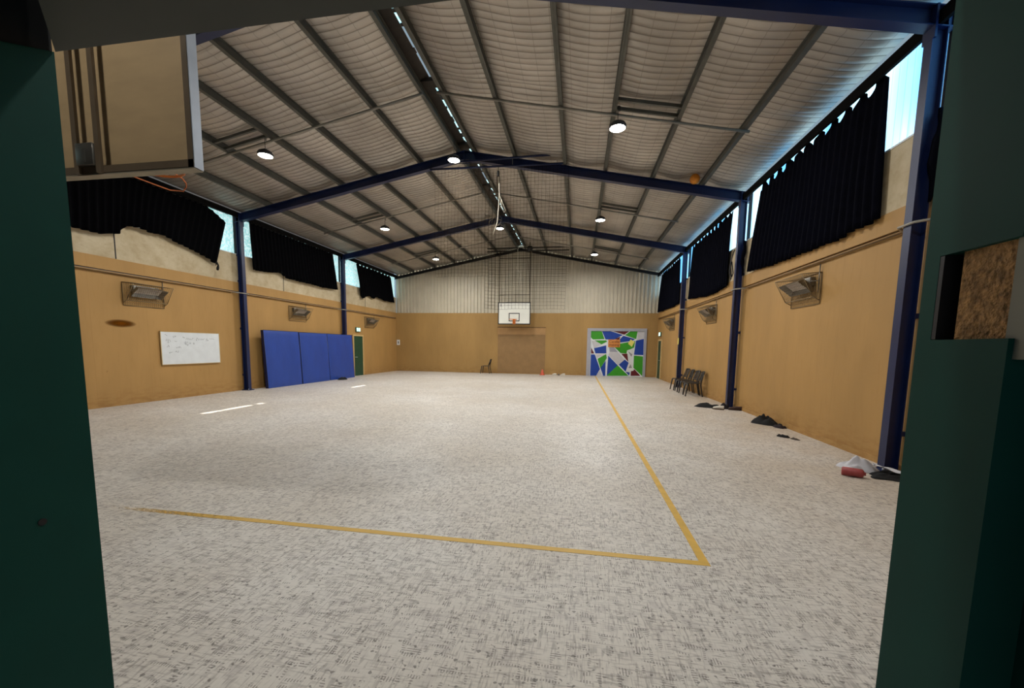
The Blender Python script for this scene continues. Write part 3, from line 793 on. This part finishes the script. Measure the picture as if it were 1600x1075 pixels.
# mural roller panel
MURAL = {'green': [[(11.48, 2.46), (12.03, 2.46), (12.19, 2.04), (11.6, 2.02), (11.49, 2.13)], [(13.57, 2.48), (13.93, 2.48), (13.88, 2.07), (13.31, 2.26)], [(11.69, 1.96), (12.27, 1.96), (12.34, 1.9), (12.06, 1.76)], [(11.89, 0.94), (12.32, 1.2), (12.35, 0.98), (12.05, 0.44)], [(12.8, 1.58), (13.03, 1.78), (13.83, 1.94), (13.78, 1.59), (13.43, 1.43), (13.41, 1.28), (13.11, 1.3)], [(12.41, 0.02), (12.97, 0.59), (13.55, 0.05)], [(13.82, 1.14), (14.28, 1.1), (14.29, 0.07), (13.83, 0.5)]],
 'blue': [[(12.08, 2.46), (12.51, 2.47), (13.16, 2.27), (12.7, 2.03), (12.28, 2.03)], [(13.22, 2.21), (13.82, 2.05), (13.64, 1.95), (13.02, 1.86), (13.0, 1.99)], [(11.68, 1.52), (12.3, 1.68), (12.32, 1.26), (11.76, 1.25)], [(11.51, 1.16), (11.72, 1.16), (12.01, 0.39), (11.82, 0.01), (11.51, 0.01)], [(12.07, 0.42), (12.31, 0.84), (12.32, 0.02), (12.21, 0.02)], [(12.45, 1.11), (12.95, 0.61), (12.41, 0.05)], [(13.05, 0.64), (13.34, 0.91), (13.54, 0.74), (13.41, 0.29), (13.62, 0.25), (13.59, 0.08)], [(13.89, 1.95), (14.28, 2.05), (14.29, 1.21), (13.82, 1.22)]],
 'red': [[(12.68, 2.47), (13.49, 2.48), (13.24, 2.3)], [(12.74, 2.04), (13.05, 2.17), (12.98, 2.02)], [(11.51, 1.54), (11.67, 1.25), (11.52, 1.25)], [(13.16, 1.23), (13.45, 1.24), (13.52, 0.82)], [(13.71, 0.28), (13.87, 0.39), (14.18, 0.07), (13.7, 0.06)]],
 'grey': [[(13.97, 2.48), (14.28, 2.48), (14.3, 2.1), (13.95, 2.01)], [(11.54, 1.92), (11.69, 1.93), (12.03, 1.71), (11.66, 1.54)], [(12.53, 1.31), (12.96, 1.3), (13.3, 0.93), (12.99, 0.64), (12.47, 1.15)], [(11.78, 1.19), (12.26, 1.19), (11.85, 0.99)], [(11.84, 0.01), (12.02, 0.28), (12.17, 0.02)]],
 'dgrey': [[(12.5, 1.57), (12.72, 1.58), (12.94, 1.34), (12.53, 1.35)]]}
t = thing('mural_door', 'large painted panel of blue and green shards on the far wall', 'mural', (0, L - .02, 0))
b = MB(); b.box((11.45, 0, .0), (14.32, .02, 2.5)); keys = list(MURAL)
for k, key in enumerate(keys):
    for pl in MURAL[key]:
        cx = sum(p[0] for p in pl) / len(pl); cz = sum(p[1] for p in pl) / len(pl)
        def grow(p):
            d = math.hypot(p[0] - cx, p[1] - cz); q = 1 + .022 / max(d, .05)
            return (min(14.30, max(11.47, cx + (p[0] - cx) * q)), min(2.47, max(.005, cz + (p[1] - cz) * q)))
        b.prism([grow(p) for p in pl], 1, -.003, 0., k + 1)
b.build('painted_panel', [m_white] + [MUR[k] for k in keys], t)
b = MB(); b.box((11.27, -.05, 0), (11.47, .02, 2.62)); b.box((14.30, -.05, 0), (14.43, .02, 2.62)); b.box((11.47, -.05, 2.47), (14.30, .02, 2.62)); b.build('surround', m_grey, t)
t = thing('candle_cutout', 'white paper candle with grey shading stuck on the mural', 'paper cutout', (0, L - .027, 0))
b = MB(); b.prism([(13.43, 1.43), (13.8, 1.57), (13.75, 1.22), (13.7, 0.91), (13.8, 0.52), (13.83, 0.33), (13.43, 0.27), (13.58, 0.78), (13.45, 1.35)], 1, 0, .003); b.build('paper', MUR['panel'], t)
b = MB(); b.prism([(13.49, 1.39), (13.73, 1.22), (13.67, 1.09)], 1, -.002, 0); b.build('shading', MUR['panel2'], t); b = MB(); b.prism([(13.55, .47), (13.65, .69), (13.74, .48)], 1, -.002, 0); b.build('shading', MUR['panel2'], t)
b = MB(); b.prism([(13.60, 2.04), (13.81, 1.9), (13.68, 1.63), (13.47, 1.8)], 1, L - .029, L - .024)
tag(b.build('flame_cutout', m_yel), 'yellow paper flame stuck on the mural above the white candle', 'paper cutout')
t = thing('mural_sign', 'small orange lettered sign on the mural', 'sign', (12.73, L - .035, 1.805))
b = MB(); b.box((-.32, 0, -.21), (.32, .012, .21), bev=.004); b.build('board', m_sign_o, t)
def text(body, size, loc, rot, mt, parent, ext=.001, name='lettering'):
    cu = bpy.data.curves.new(name, 'FONT'); cu.body = body; cu.size = size; cu.extrude = ext; cu.align_x = 'CENTER'; cu.align_y = 'CENTER'
    tmp = bpy.data.objects.new('tmp', cu); COL.objects.link(tmp)
    dg = bpy.context.evaluated_depsgraph_get(); me = bpy.data.meshes.new_from_object(tmp.evaluated_get(dg))
    bpy.data.objects.remove(tmp)
    me.materials.clear(); me.materials.append(mt)
    o = bpy.data.objects.new(name, me); COL.objects.link(o); o.location = loc; o.rotation_euler = rot
    if parent: o.parent = parent
    return o
text('Candle', .19, (0, -.003, .09), (PI / 2, 0, 0), m_sign_t, t, .002)
text('making', .19, (0, -.003, -.08), (PI / 2, 0, 0), m_sign_t, t, .002)
# basketball sign with dark figure near left corner
t = thing('wall_notice', 'small white notice with a dark mark in the far left corner', 'notice', (.13, L - .004, 1.70))
b = MB(); b.box((-.10, 0, -.155), (.10, .004, .155)); b.build('paper', m_white, t)
b = MB(); b.lathe([(0, 0), (.028, .02), (.03, .06), (.0, .085)], 10, (0, 0, -.01)); b.lathe([(0, -.085), (.03, -.05), (.026, -.01), (0, .01)], 10, (0, 0, 0))
b.v = [(x, y * .04 - .002, z) for x, y, z in b.v]; b.build('mark', m_black, t)

# hoops
def backboard(name, label, x, y, z0, facing):
    """front of board faces +/-y (facing = -1: toward the camera)"""
    t = thing(name, label, 'basketball backboard', (x, y, z0), 0 if facing < 0 else PI, 'basketball backboards')
    b = MB(); b.box((-.9, 0, 0), (.9, .018, 1.2)); b.build('panel', [m_board, m_ply] if False else (m_board if facing < 0 else m_ply), t)
    b = MB()
    for (xa, xb, za, zb) in ((-.9, .9, 0, .05), (-.9, .9, 1.15, 1.2), (-.9, -.85, .05, 1.15), (.85, .9, .05, 1.15)): b.box((xa, -.003, za), (xb, 0, zb))
    for (xa, xb, za, zb) in ((-.3, .3, .17, .215), (-.3, .3, .575, .62), (-.3, -.255, .215, .575), (.255, .3, .215, .575)): b.box((xa, -.003, za), (xb, 0, zb))
    b.build('markings', m_black, t)
    b = MB(); R_ = .225; cy = -.15 - R_
    b.tube([(R_ * math.sin(k * PI / 12), cy + R_ * math.cos(k * PI / 12), .25) for k in range(25)], .01, 8, caps=False)
    b.box((-.08, -.012, .02), (.08, 0, .29)); b.prism([(0, .04), (-.16, .24), (-.16, .26), (0, .26)], 0, -.05, .05)
    b.build('hoop', m_orange, t)
    return t
t = backboard('basketball_backboard', 'white backboard with black inner square on the far wall', 7.28, 21.88, 2.76, -1)
b = MB()
random.seed(8)
for k in range(26):
    xx = -.60 + k * .052; zz = 1.055 + .0012 * k
    b.tube([(xx + random.uniform(-.01, .01), -.004, zz + random.uniform(-.03, 0)), (xx + .02, -.004, zz + random.uniform(0, .035)), (xx + .032, -.004, zz - random.uniform(0, .03))], .004, 4)
for k in range(2): b.tube([(-.74 + .04 * math.cos(a), -.004, 1.04 + .02 * (2 * k - 1) + .035 * math.sin(a)) for a in [i * PI / 5 for i in range(11)]], .006, 4)
b.build('lettering', M('faded_print', (120, 116, 130), .7), t)
b = MB()
for xx in (-.84, .84):
    b.tube([(xx, .06, .2), (xx, .06, 4.06 if xx > 0 else 4.0)], .022, 8)
b.tube([(-.84, .06, 3.55), (.84, .06, 3.55)], .02, 8); b.tube([(-.84, .06, 1.6), (.84, .06, 1.6)], .014, 8)
b.tube([(.84, .06, 1.6), (.70, .06, 3.4)], .01, 6)
for xx in (-.84, .84): b.tube([(xx, .06, 3.95), (xx, .72, 3.95)], .022, 8)
for xx in (-.5, .5): b.box((xx - .02, .018, .1), (xx + .02, .05, 1.15))
b.build('hanging_frame', M('brown_steel_tube', (70, 58, 44), .5, .2), t)
# near backboard, seen from behind
t = backboard('basketball_backboard', 'plywood back of the near backboard hanging in the upper left', 7.26, 2.565, 2.745, 1)
b = MB()      # steel angle frame behind (local +y is toward the camera here)
b.box((-.9, .018, 0), (.9, .065, .006)); b.box((-.9, .059, 0), (.9, .065, .055)); b.box((-.9, .018, 1.194), (.9, .065, 1.2)); b.box((-.9, .059, 1.15), (.9, .065, 1.2))
b.box((.894, .018, 0), (.9, .065, 1.2)); b.box((.85, .059, 0), (.9, .065, 1.2)); b.box((-.85, .059, .0), (-.893, .065, 1.2))
b.build('angle_frame', m_angle, t)
b = MB(); b.box((-.906, .0, 0), (-.9, .067, 1.2)); b.build('side_angle_lit', m_angle2, t)['label'] = 'steel side edge coloured pale for the window light on it'  # window light on this side is put into the pale colour
b = MB(); b.box((-.9, .0, -.008), (.9, .067, 0)); b.build('bottom_angle', M('pale_angle', (150, 140, 120), .5, .2), t)
for xx in (-.12, .07):
    b = MB(); b.box((xx - .02, .065, .0), (xx + .02, .085, 4.0)); b.build('strut', m_angle, t)
b = MB(); b.box((-.10, .07, .05), (.05, .1, .20), bev=.004); b.box((-.04, .1, .07), (-.025, .108, .15)); b.build('bracket', m_heat, t)

# chairs
def make_chair():
    """stacking chair facing local -y"""
    t = thing('stacking_chair', 'x', 'chair', group='dark stacking chairs')
    def seat(u, v):
        x = (-.21 + .42 * u) * (1 - .08 * v); y = -.21 + .42 * v
        z = .43 + .012 * (abs(2 * u - 1) ** 2.5) + (.0 if v > .12 else -.02 * (1 - v / .12)) - .01 * math.sin(PI * v)
        return (x, y, z)
    b = MB(); b.grid(seat, 12, 12); b.build('seat', m_chair, t, .018)
    def back(u, v):
        w = .205 - .02 * v; x = -w + 2 * w * u
        y = .20 + .12 * v + .035 * (2 * u - 1) ** 2 * -1 + .02
        z = .50 + .33 * v + (-.015 * (2 * u - 1) ** 2)
        return (x, y, z)
    b = MB()
    # back made of a top rail, side rails and three broad slats so gaps show
    for (u0, u1, v0, v1) in ((0, 1, .78, 1), (0, 1, 0, .14), (0, .14, .14, .78), (.86, 1, .14, .78), (.24, .42, .14, .78), (.58, .76, .14, .78)):
        b.grid(lambda u, v: back(u0 + (u1 - u0) * u, v0 + (v1 - v0) * v), 6, 5)
    b.build('backrest', m_chair, t, .014)
    for sx in (-1, 1):
        b = MB(); b.tube([(sx * .195, -.19, .425), (sx * .215, -.225, .2), (sx * .23, -.25, 0)], [.026, .024, .018], 8); b.build('leg', m_chair, t)
        b = MB(); b.tube([(sx * .18, .30, .80), (sx * .19, .21, .50), (sx * .205, .20, .38), (sx * .22, .27, 0)], [.014, .022, .022, .018], 8); b.build('leg', m_chair, t)
    return t
ch = make_chair()
cs = [(5.62, 22.28, 0, -PI / 2, 'lone dark plastic chair against the far wall'),
      (14.62, 15.95, 0, -PI / 2 + .05, 'dark plastic chair farthest along the right wall row'),
      (14.62, 15.28, 0, -PI / 2 - .04, 'dark plastic chair second from the far end of the right row'),
      (14.62, 14.60, 0, -PI / 2 + .06, 'dark plastic chair second from the near end of the right row'),
      (14.60, 14.02, 0, -PI / 2 - .08, 'dark plastic chair nearest the doorway in the right wall row')]
for i, (x, y, z, r, lab) in enumerate(cs):
    t = ch if i == 0 else dup(ch)
    t.location = (x, y, z); t.rotation_euler = (0, 0, r); t['label'] = lab

# cone, shoes by far wall
t = thing('traffic_cone', 'small orange-red marker cone on the floor by the far wall', 'cone', (8.87, 22.15, 0))
b = MB(); b.box((-.15, -.15, 0), (.15, .15, .025), bev=.008); b.build('base', m_cone, t)
b = MB(); b.lathe([(.115, .02), (.10, .05), (.035, .30), (.022, .31), (.018, .30)], 20); b.build('body', m_cone, t)
def make_shoe(label, upper, sole, loc, rz, ln=.28):
    t = thing('shoe', label, 'shoe', loc, rz, None)
    def fn(u, v):
        a = 2 * PI * v; w = .045 * (1 - .35 * (2 * u - .9) ** 2) * (1 if u > .02 else .6)
        h = (.085 - .05 * max(0, (u - .45)) * 1.6) * (1 if u < .97 else .5)
        return (w * math.cos(a), -ln / 2 + ln * u, .02 + h * .5 * (1 + math.sin(a)))
    b = MB(); b.grid(fn, 14, 14); b.add([fn(0, k / 14) for k in range(14)], [tuple(range(14))]); b.add([fn(1, k / 14) for k in range(14)], [tuple(range(13, -1, -1))]); b.build('upper', upper, t)
    def so(u, v):
        a = 2 * PI * u; return (.05 * math.cos(a) * (1 - .1 * math.sin(a)), (ln / 2 + .01) * math.sin(a), .0 + .024 * v)
    b = MB(); b.grid(so, 20, 1); b.add([so(k / 20, 1) for k in range(20)], [tuple(range(20))]); b.build('sole', sole, t)
    return t
m_w2 = M('white_leather', (214, 208, 196), .6)
make_shoe('pale shoe by the far wall, nearer the cone', m_w2, m_w2, (9.52, 22.35, 0), 1.5, .24)
make_shoe('dark-soled shoe by the far wall, between two pale ones', M('grey_leather', (110, 104, 98), .6), m_dark, (9.77, 22.3, 0), .3, .22)
make_shoe('pale shoe by the far wall, nearest the mural', m_w2, m_w2, (10.0, 22.38, 0), 1.7, .24)

# nets and rails
def net(name, label, y, outline, pitch, r, seed, x_of=None):
    """outline: list of (x0, x1, ztop, zbot) panels"""
    mb = MB()
    for (x0, x1, zt, zb) in outline:
        nx = int((x1 - x0) / pitch); nz = int((zt - zb) / pitch)
        def P(i, k):
            x = x0 + i * (x1 - x0) / nx; z = zt - k * (zt - zb) / nz
            return (x + .025 * noise.noise((x * 1.2, z * .8, seed)), y + .10 * noise.noise((x * .9, z * .5, seed + 3)), z - .05 * abs(noise.noise((x * 1.1, 0, seed + 6))) * k / nz * 1.5)
        for i in range(nx + 1): mb.tube([P(i, k) for k in range(0, nz + 1, 2)] + ([P(i, nz)] if nz % 2 else []), r, 3, caps=False)
        for k in range(nz + 1): mb.tube([P(i, k) for i in range(0, nx + 1, 2)] + ([P(nx, k)] if nx % 2 else []), r, 3, caps=False)
    return tag(mb.build(name, m_net), label, 'net', 'hanging nets')
net('ball_net', 'brown mesh net hanging from the rails at the middle frame', 11.2,
    [(6.70, 8.26, 6.42, 3.52), (8.26, 10.40, 6.36, 2.60), (8.15, 8.45, 6.3, 2.62)], .095, .0028, 2.)
net('ball_net', 'brown mesh net hanging in front of the far gable', 20.9, [(6.1, 10.2, 6.55, 4.7)], .11, .0038, 12.)
def rail(y, pts, label, mt, r=.028):
    t = thing('net_rail', label, 'rail', (0, y, 0), group='net rails')
    for a, b_ in pts: b = MB(); b.tube([(a[0], 0, a[1]), (b_[0], 0, b_[1])], r, 8); b.build('rail_tube', mt, t)
    for x in (8.9, 10.1):
        b = MB(); b.tube([(x, 0, pts[0][0][1]), (x, 0, zr(x))], .008, 6); b.build('hanger', m_pipe, t)
rail(11.2, [((6.56, 6.44), (10.26, 6.40)), ((7.43, 6.60), (10.3, 6.64))], 'pair of navy tubes holding the net at the middle frame', m_navy)
t = thing('net_rail', 'pair of dark tubes holding the net at the far gable', 'rail', (0, 21.0, 0), group='net rails')
for z in (6.62, 6.46): b = MB(); b.tube([(5.95, 0, z), (10.2, 0, z)], .028, 8); b.build('rail_tube', m_dark, t)
t = thing('rope_pulley', 'small dark pulley with ropes hanging from the net rails', 'pulley', (8.52, 11.16, 6.2))
b = MB(); b.box((-.03, -.03, -.06), (.03, .03, .08), bev=.008); b.tube([(0, 0, .08), (0, 0, .22)], .008, 6); b.build('block', m_dark, t)
b = MB(); b.tube([(-.03, 0, -.05), (-.03, 0, -.5), (-.01, 0, -.9)], .008, 6); b.tube([(.03, 0, -.05), (.045, 0, -.5), (.03, 0, -1.1)], .008, 6); b.build('tail_rope', m_net, t)
b = MB(); b.tube([(8.55, 11.14, 5.95), (8.56, 11.14, 5.6), (8.53, 11.14, 5.2), (8.51, 11.14, 4.94), (8.46, 11.14, 4.78), (8.39, 11.14, 4.60)], .013, 6)
b.tube([(8.57, 11.14, 5.62), (8.66, 11.14, 5.42), (8.73, 11.14, 5.25), (8.70, 11.14, 5.18), (8.62, 11.14, 5.32), (8.60, 11.14, 5.5)], .009, 6)
tag(b.build('white_rope', m_rope), 'white rope dangling in front of the far frame ridge', 'rope')
b = MB(); b.tube([(7.6, 20.99, 6.62), (7.6, 20.75, 6.5), (7.62, 20.7, 5.7), (7.55, 20.7, 5.55), (7.68, 20.7, 5.42), (7.78, 20.7, 5.2), (7.72, 20.7, 4.7)], .016, 6)
tag(b.build('white_rope', m_rope), 'white rope end hanging above the far backboard', 'rope')
t = thing('winch', 'dark round winch hanging beside the ridge of the far gable', 'winch', (8.22, 20.8, 6.52))
b = MB(); b.lathe([(0, -.13), (.09, -.10), (.15, -.02), (.16, .05), (.12, .11), (0, .13)], 18); b.build('drum', m_dark, t)
b = MB(); b.tube([(0, 0, .1), (0, 0, zr(8.22) - 6.52)], .02, 6); b.build('hanger', m_dark, t)
# tangled gear on the far frame
b = MB()
for k in range(5):
    x = 6.95 + .12 * k; b.tube([(x, 16.93, 6.62 + .06 * (k % 2)), (x + .05, 16.92, 6.82), (x + .02, 16.92, 6.98 - .05 * (k % 3))], .012, 6)
b.tube([(6.95, 16.92, 6.72), (7.2, 16.92, 6.9), (7.5, 16.92, 6.75)], .012, 6)
tag(b.build('bracket_gear', m_pipe), 'tangle of pale rods on the ridge of the far portal frame', 'rods')

# wedged ball
mb = MB(); mb.lathe([(.122 * math.sin(PI * k / 14), -.122 * math.cos(PI * k / 14)) for k in range(15)], 24)
o = mb.build('basketball', m_ball); o.location = (13.62, 11.34, zr(13.62) + .10); tag(o, 'orange basketball wedged on top of the middle roof frame', 'ball')

# orange cord near the left eave
mb = MB(); mb.tube([(.30, 8.2, 5.42), (.30, 8.49, 5.42), (.31, 8.82, 5.42), (.33, 9.14, 5.42), (.50, 9.35, 5.46), (.74, 9.22, 5.51), (.88, 9.09, 5.54), (1.02, 8.87, 5.56), (1.06, 8.67, 5.58), (.98, 8.5, 5.57)], .016, 6)
tag(mb.build('extension_cord', m_cordo), 'orange extension cord looped under the left eave', 'cord')

# ================================================================ FLOOR THINGS
mb = MB(); mb.box((11.735, 2.945, 0.0005), (11.80, L - .1, .002)); tag(mb.build('floor_line', m_tape), 'long yellow tape line running to the far wall beside the mural', 'floor tape', 'yellow floor lines')
# worn cross line: tape broken up toward its left end
mt, nt, N, K = nodes('worn_yellow_tape'); g = G(nt); b_ = N['Principled BSDF']; b_.inputs['Roughness'].default_value = .55
b_.inputs['Base Color'].default_value = s2l((206, 164, 66)) + (1,)
x = g.sep(g.obj())
al = g.math('ADD', g.mapr(x[0], 6.4, 8.6, -.25, .6), g.math('MULTIPLY', g.noise(g.obj((1, 3, 1)), 22., 4), .8))
K.new(g.mapr(al, .25, .75), b_.inputs['Alpha'])
mb = MB(); mb.box((5.6, 2.915, .0005), (11.80, 2.975, .0019)); tag(mb.build('floor_line', mt), 'yellow cross line on the near floor, worn away toward the left', 'floor tape', 'yellow floor lines')

def heap(name, label, cat, mt, c, lx, ly, h, rz, seed, rag=.35, group=None, rough=1.):
    nu, nv = 40, 14
    def fn(u, v):
        a = 2 * PI * u; r = v
        rr = 1 + rag * noise.noise((math.cos(a) * 1.4, math.sin(a) * 1.4, seed)) + .12 * rag * noise.noise((math.cos(a) * 5, math.sin(a) * 5, seed))
        x, y = lx * r * math.cos(a) * rr, ly * r * math.sin(a) * rr
        n_ = noise.noise((x * 7 / max(.12, lx) * .35, y * 7 / max(.12, ly) * .35, seed + 4)); n2 = noise.noise((x * 26, y * 26, seed + 9))
        z = h * (1 - r ** 2.2) * (.75 + .6 * n_) + .014 * rough * n2 * (1 - r ** 3) + .006
        return (x, y, max(.004, z) if r < .99 else .003)
    mb = MB(); mb.grid(fn, nu, nv)
    o = mb.build(name, mt); o.location = (c[0], c[1], 0.0); o.rotation_euler = (0, 0, rz); tag(o, label, cat, group); return o
heap('clothes_pile', 'long black clothes heap by the right post of the middle frame', 'clothes', m_bcloth, (14.32, 11.38), .38, .16, .12, -.25, 3)
heap('clothes_pile', 'small dark purple garment against the foot of the middle right post', 'clothes', M('dark_purple_cotton', (24, 18, 26), .9), (14.66, 11.22), .13, .12, .16, .2, 5)
make_shoe('white strappy shoe lying before the long black clothes heap', m_w2, M('brown_sole', (80, 60, 44), .7), (14.44, 11.0, 0), 1.2, .26)
make_shoe('dark brown shoe beside the middle right post', m_brown, m_brown, (14.84, 10.98, 0), 1.35, .3)
heap('jacket', 'black jacket heaped against the right wall', 'jacket', m_bcloth, (14.76, 9.12), .21, .27, .20, .35, 7)
heap('cloth_bag', 'small dark bag end touching the black jacket by the right wall', 'bag', M('plum_cotton', (32, 20, 24), .9), (14.86, 8.70), .10, .14, .08, .2, 9)
heap('pouch', 'small black pouch alone on the floor near the right wall', 'pouch', m_bcloth, (14.50, 7.78), .075, .12, .05, .5, 11, .2)
heap('glove', 'grey-brown glove lying beside the small black pouch', 'glove', M('grey_brown_cotton', (74, 66, 58), .9), (14.60, 7.58), .05, .09, .025, .4, 13)
heap('backpack', 'flat black bag on the floor at the nearest right post', 'bag', m_bcloth, (14.70, 5.52), .26, .16, .07, .12, 15, .3)
heap('white_shirt', 'crumpled white shirt on the black bag by the nearest post', 'shirt', m_wcloth, (14.51, 5.80), .23, .13, .16, -.5, 27, .3, rough=1.3)
mb = MB(); mb.grid(lambda u, v: (14.53 + .22 * u + .03 * v, 5.60 - .14 * u + .13 * (v - .5), .13 - .05 * u + .012 * math.sin(u * 7 + v * 3)), 12, 8)
tag(mb.build('white_sleeve', m_wcloth, None, .006), 'flat white cloth corner trailing over the black bag', 'cloth')
t = thing('drink_bottle', 'dull red bottle lying beside the white shirt', 'bottle', (14.225, 5.46, .055), -.5)
b = MB(); b.lathe([(0, -.11), (.04, -.11), (.053, -.10), (.054, .08), (.048, .095), (.02, .11), (0, .11)], 20); b.v = [(z, y, x) for x, y, z in b.v]; b.build('body', m_red, t)
b = MB(); b.lathe([(.0, .105), (.022, .105), (.022, .122), (0, .122)], 14); b.v = [(z, y, x) for x, y, z in b.v]; b.build('cap', m_red, t)
heap('ball_bag', 'black round bag on the floor before the blue mats', 'bag', m_bcloth, (.66, 16.0), .19, .27, .12, .1, 19, .12)
# small yellow tag on a post and a wall knob
mb = MB(); mb.box((14.762, 17.02, 1.74), (14.774, 17.14, 1.99)); tag(mb.build('post_tag', m_yel), 'yellow tag taped to the right post of the farthest frame', 'tag')

# rust mark and scuffs on left wall as flush stain
def stain(x, y, z, w, h, lab):
    mt, nt, N, K = nodes('rust_stain'); g = G(nt); b_ = N['Principled BSDF']; b_.inputs['Roughness'].default_value = .7
    b_.inputs['Base Color'].default_value = s2l((104, 60, 14)) + (1,)
    x_ = g.sep(g.obj())
    r = g.math('ADD', g.math('POWER', g.math('DIVIDE', x_[1], w), 2.), g.math('POWER', g.math('DIVIDE', x_[2], h), 2.))
    K.new(g.math('MULTIPLY', g.math('POWER', g.mapr(r, 1., 0., 0., 1.), 1.5), .95), b_.inputs['Alpha']); b_.inputs['Specular IOR Level'].default_value = 0.
    mb = MB(); mb.box((0, -w, -h), (.0015, w, h)); o = mb.build('rust_stain', mt); o.location = (x, y, z); tag(o, lab, 'stain')
stain(.0005, 8.0, 1.96, .36, .10, 'brown rust stain on the left wall below the caged heater')
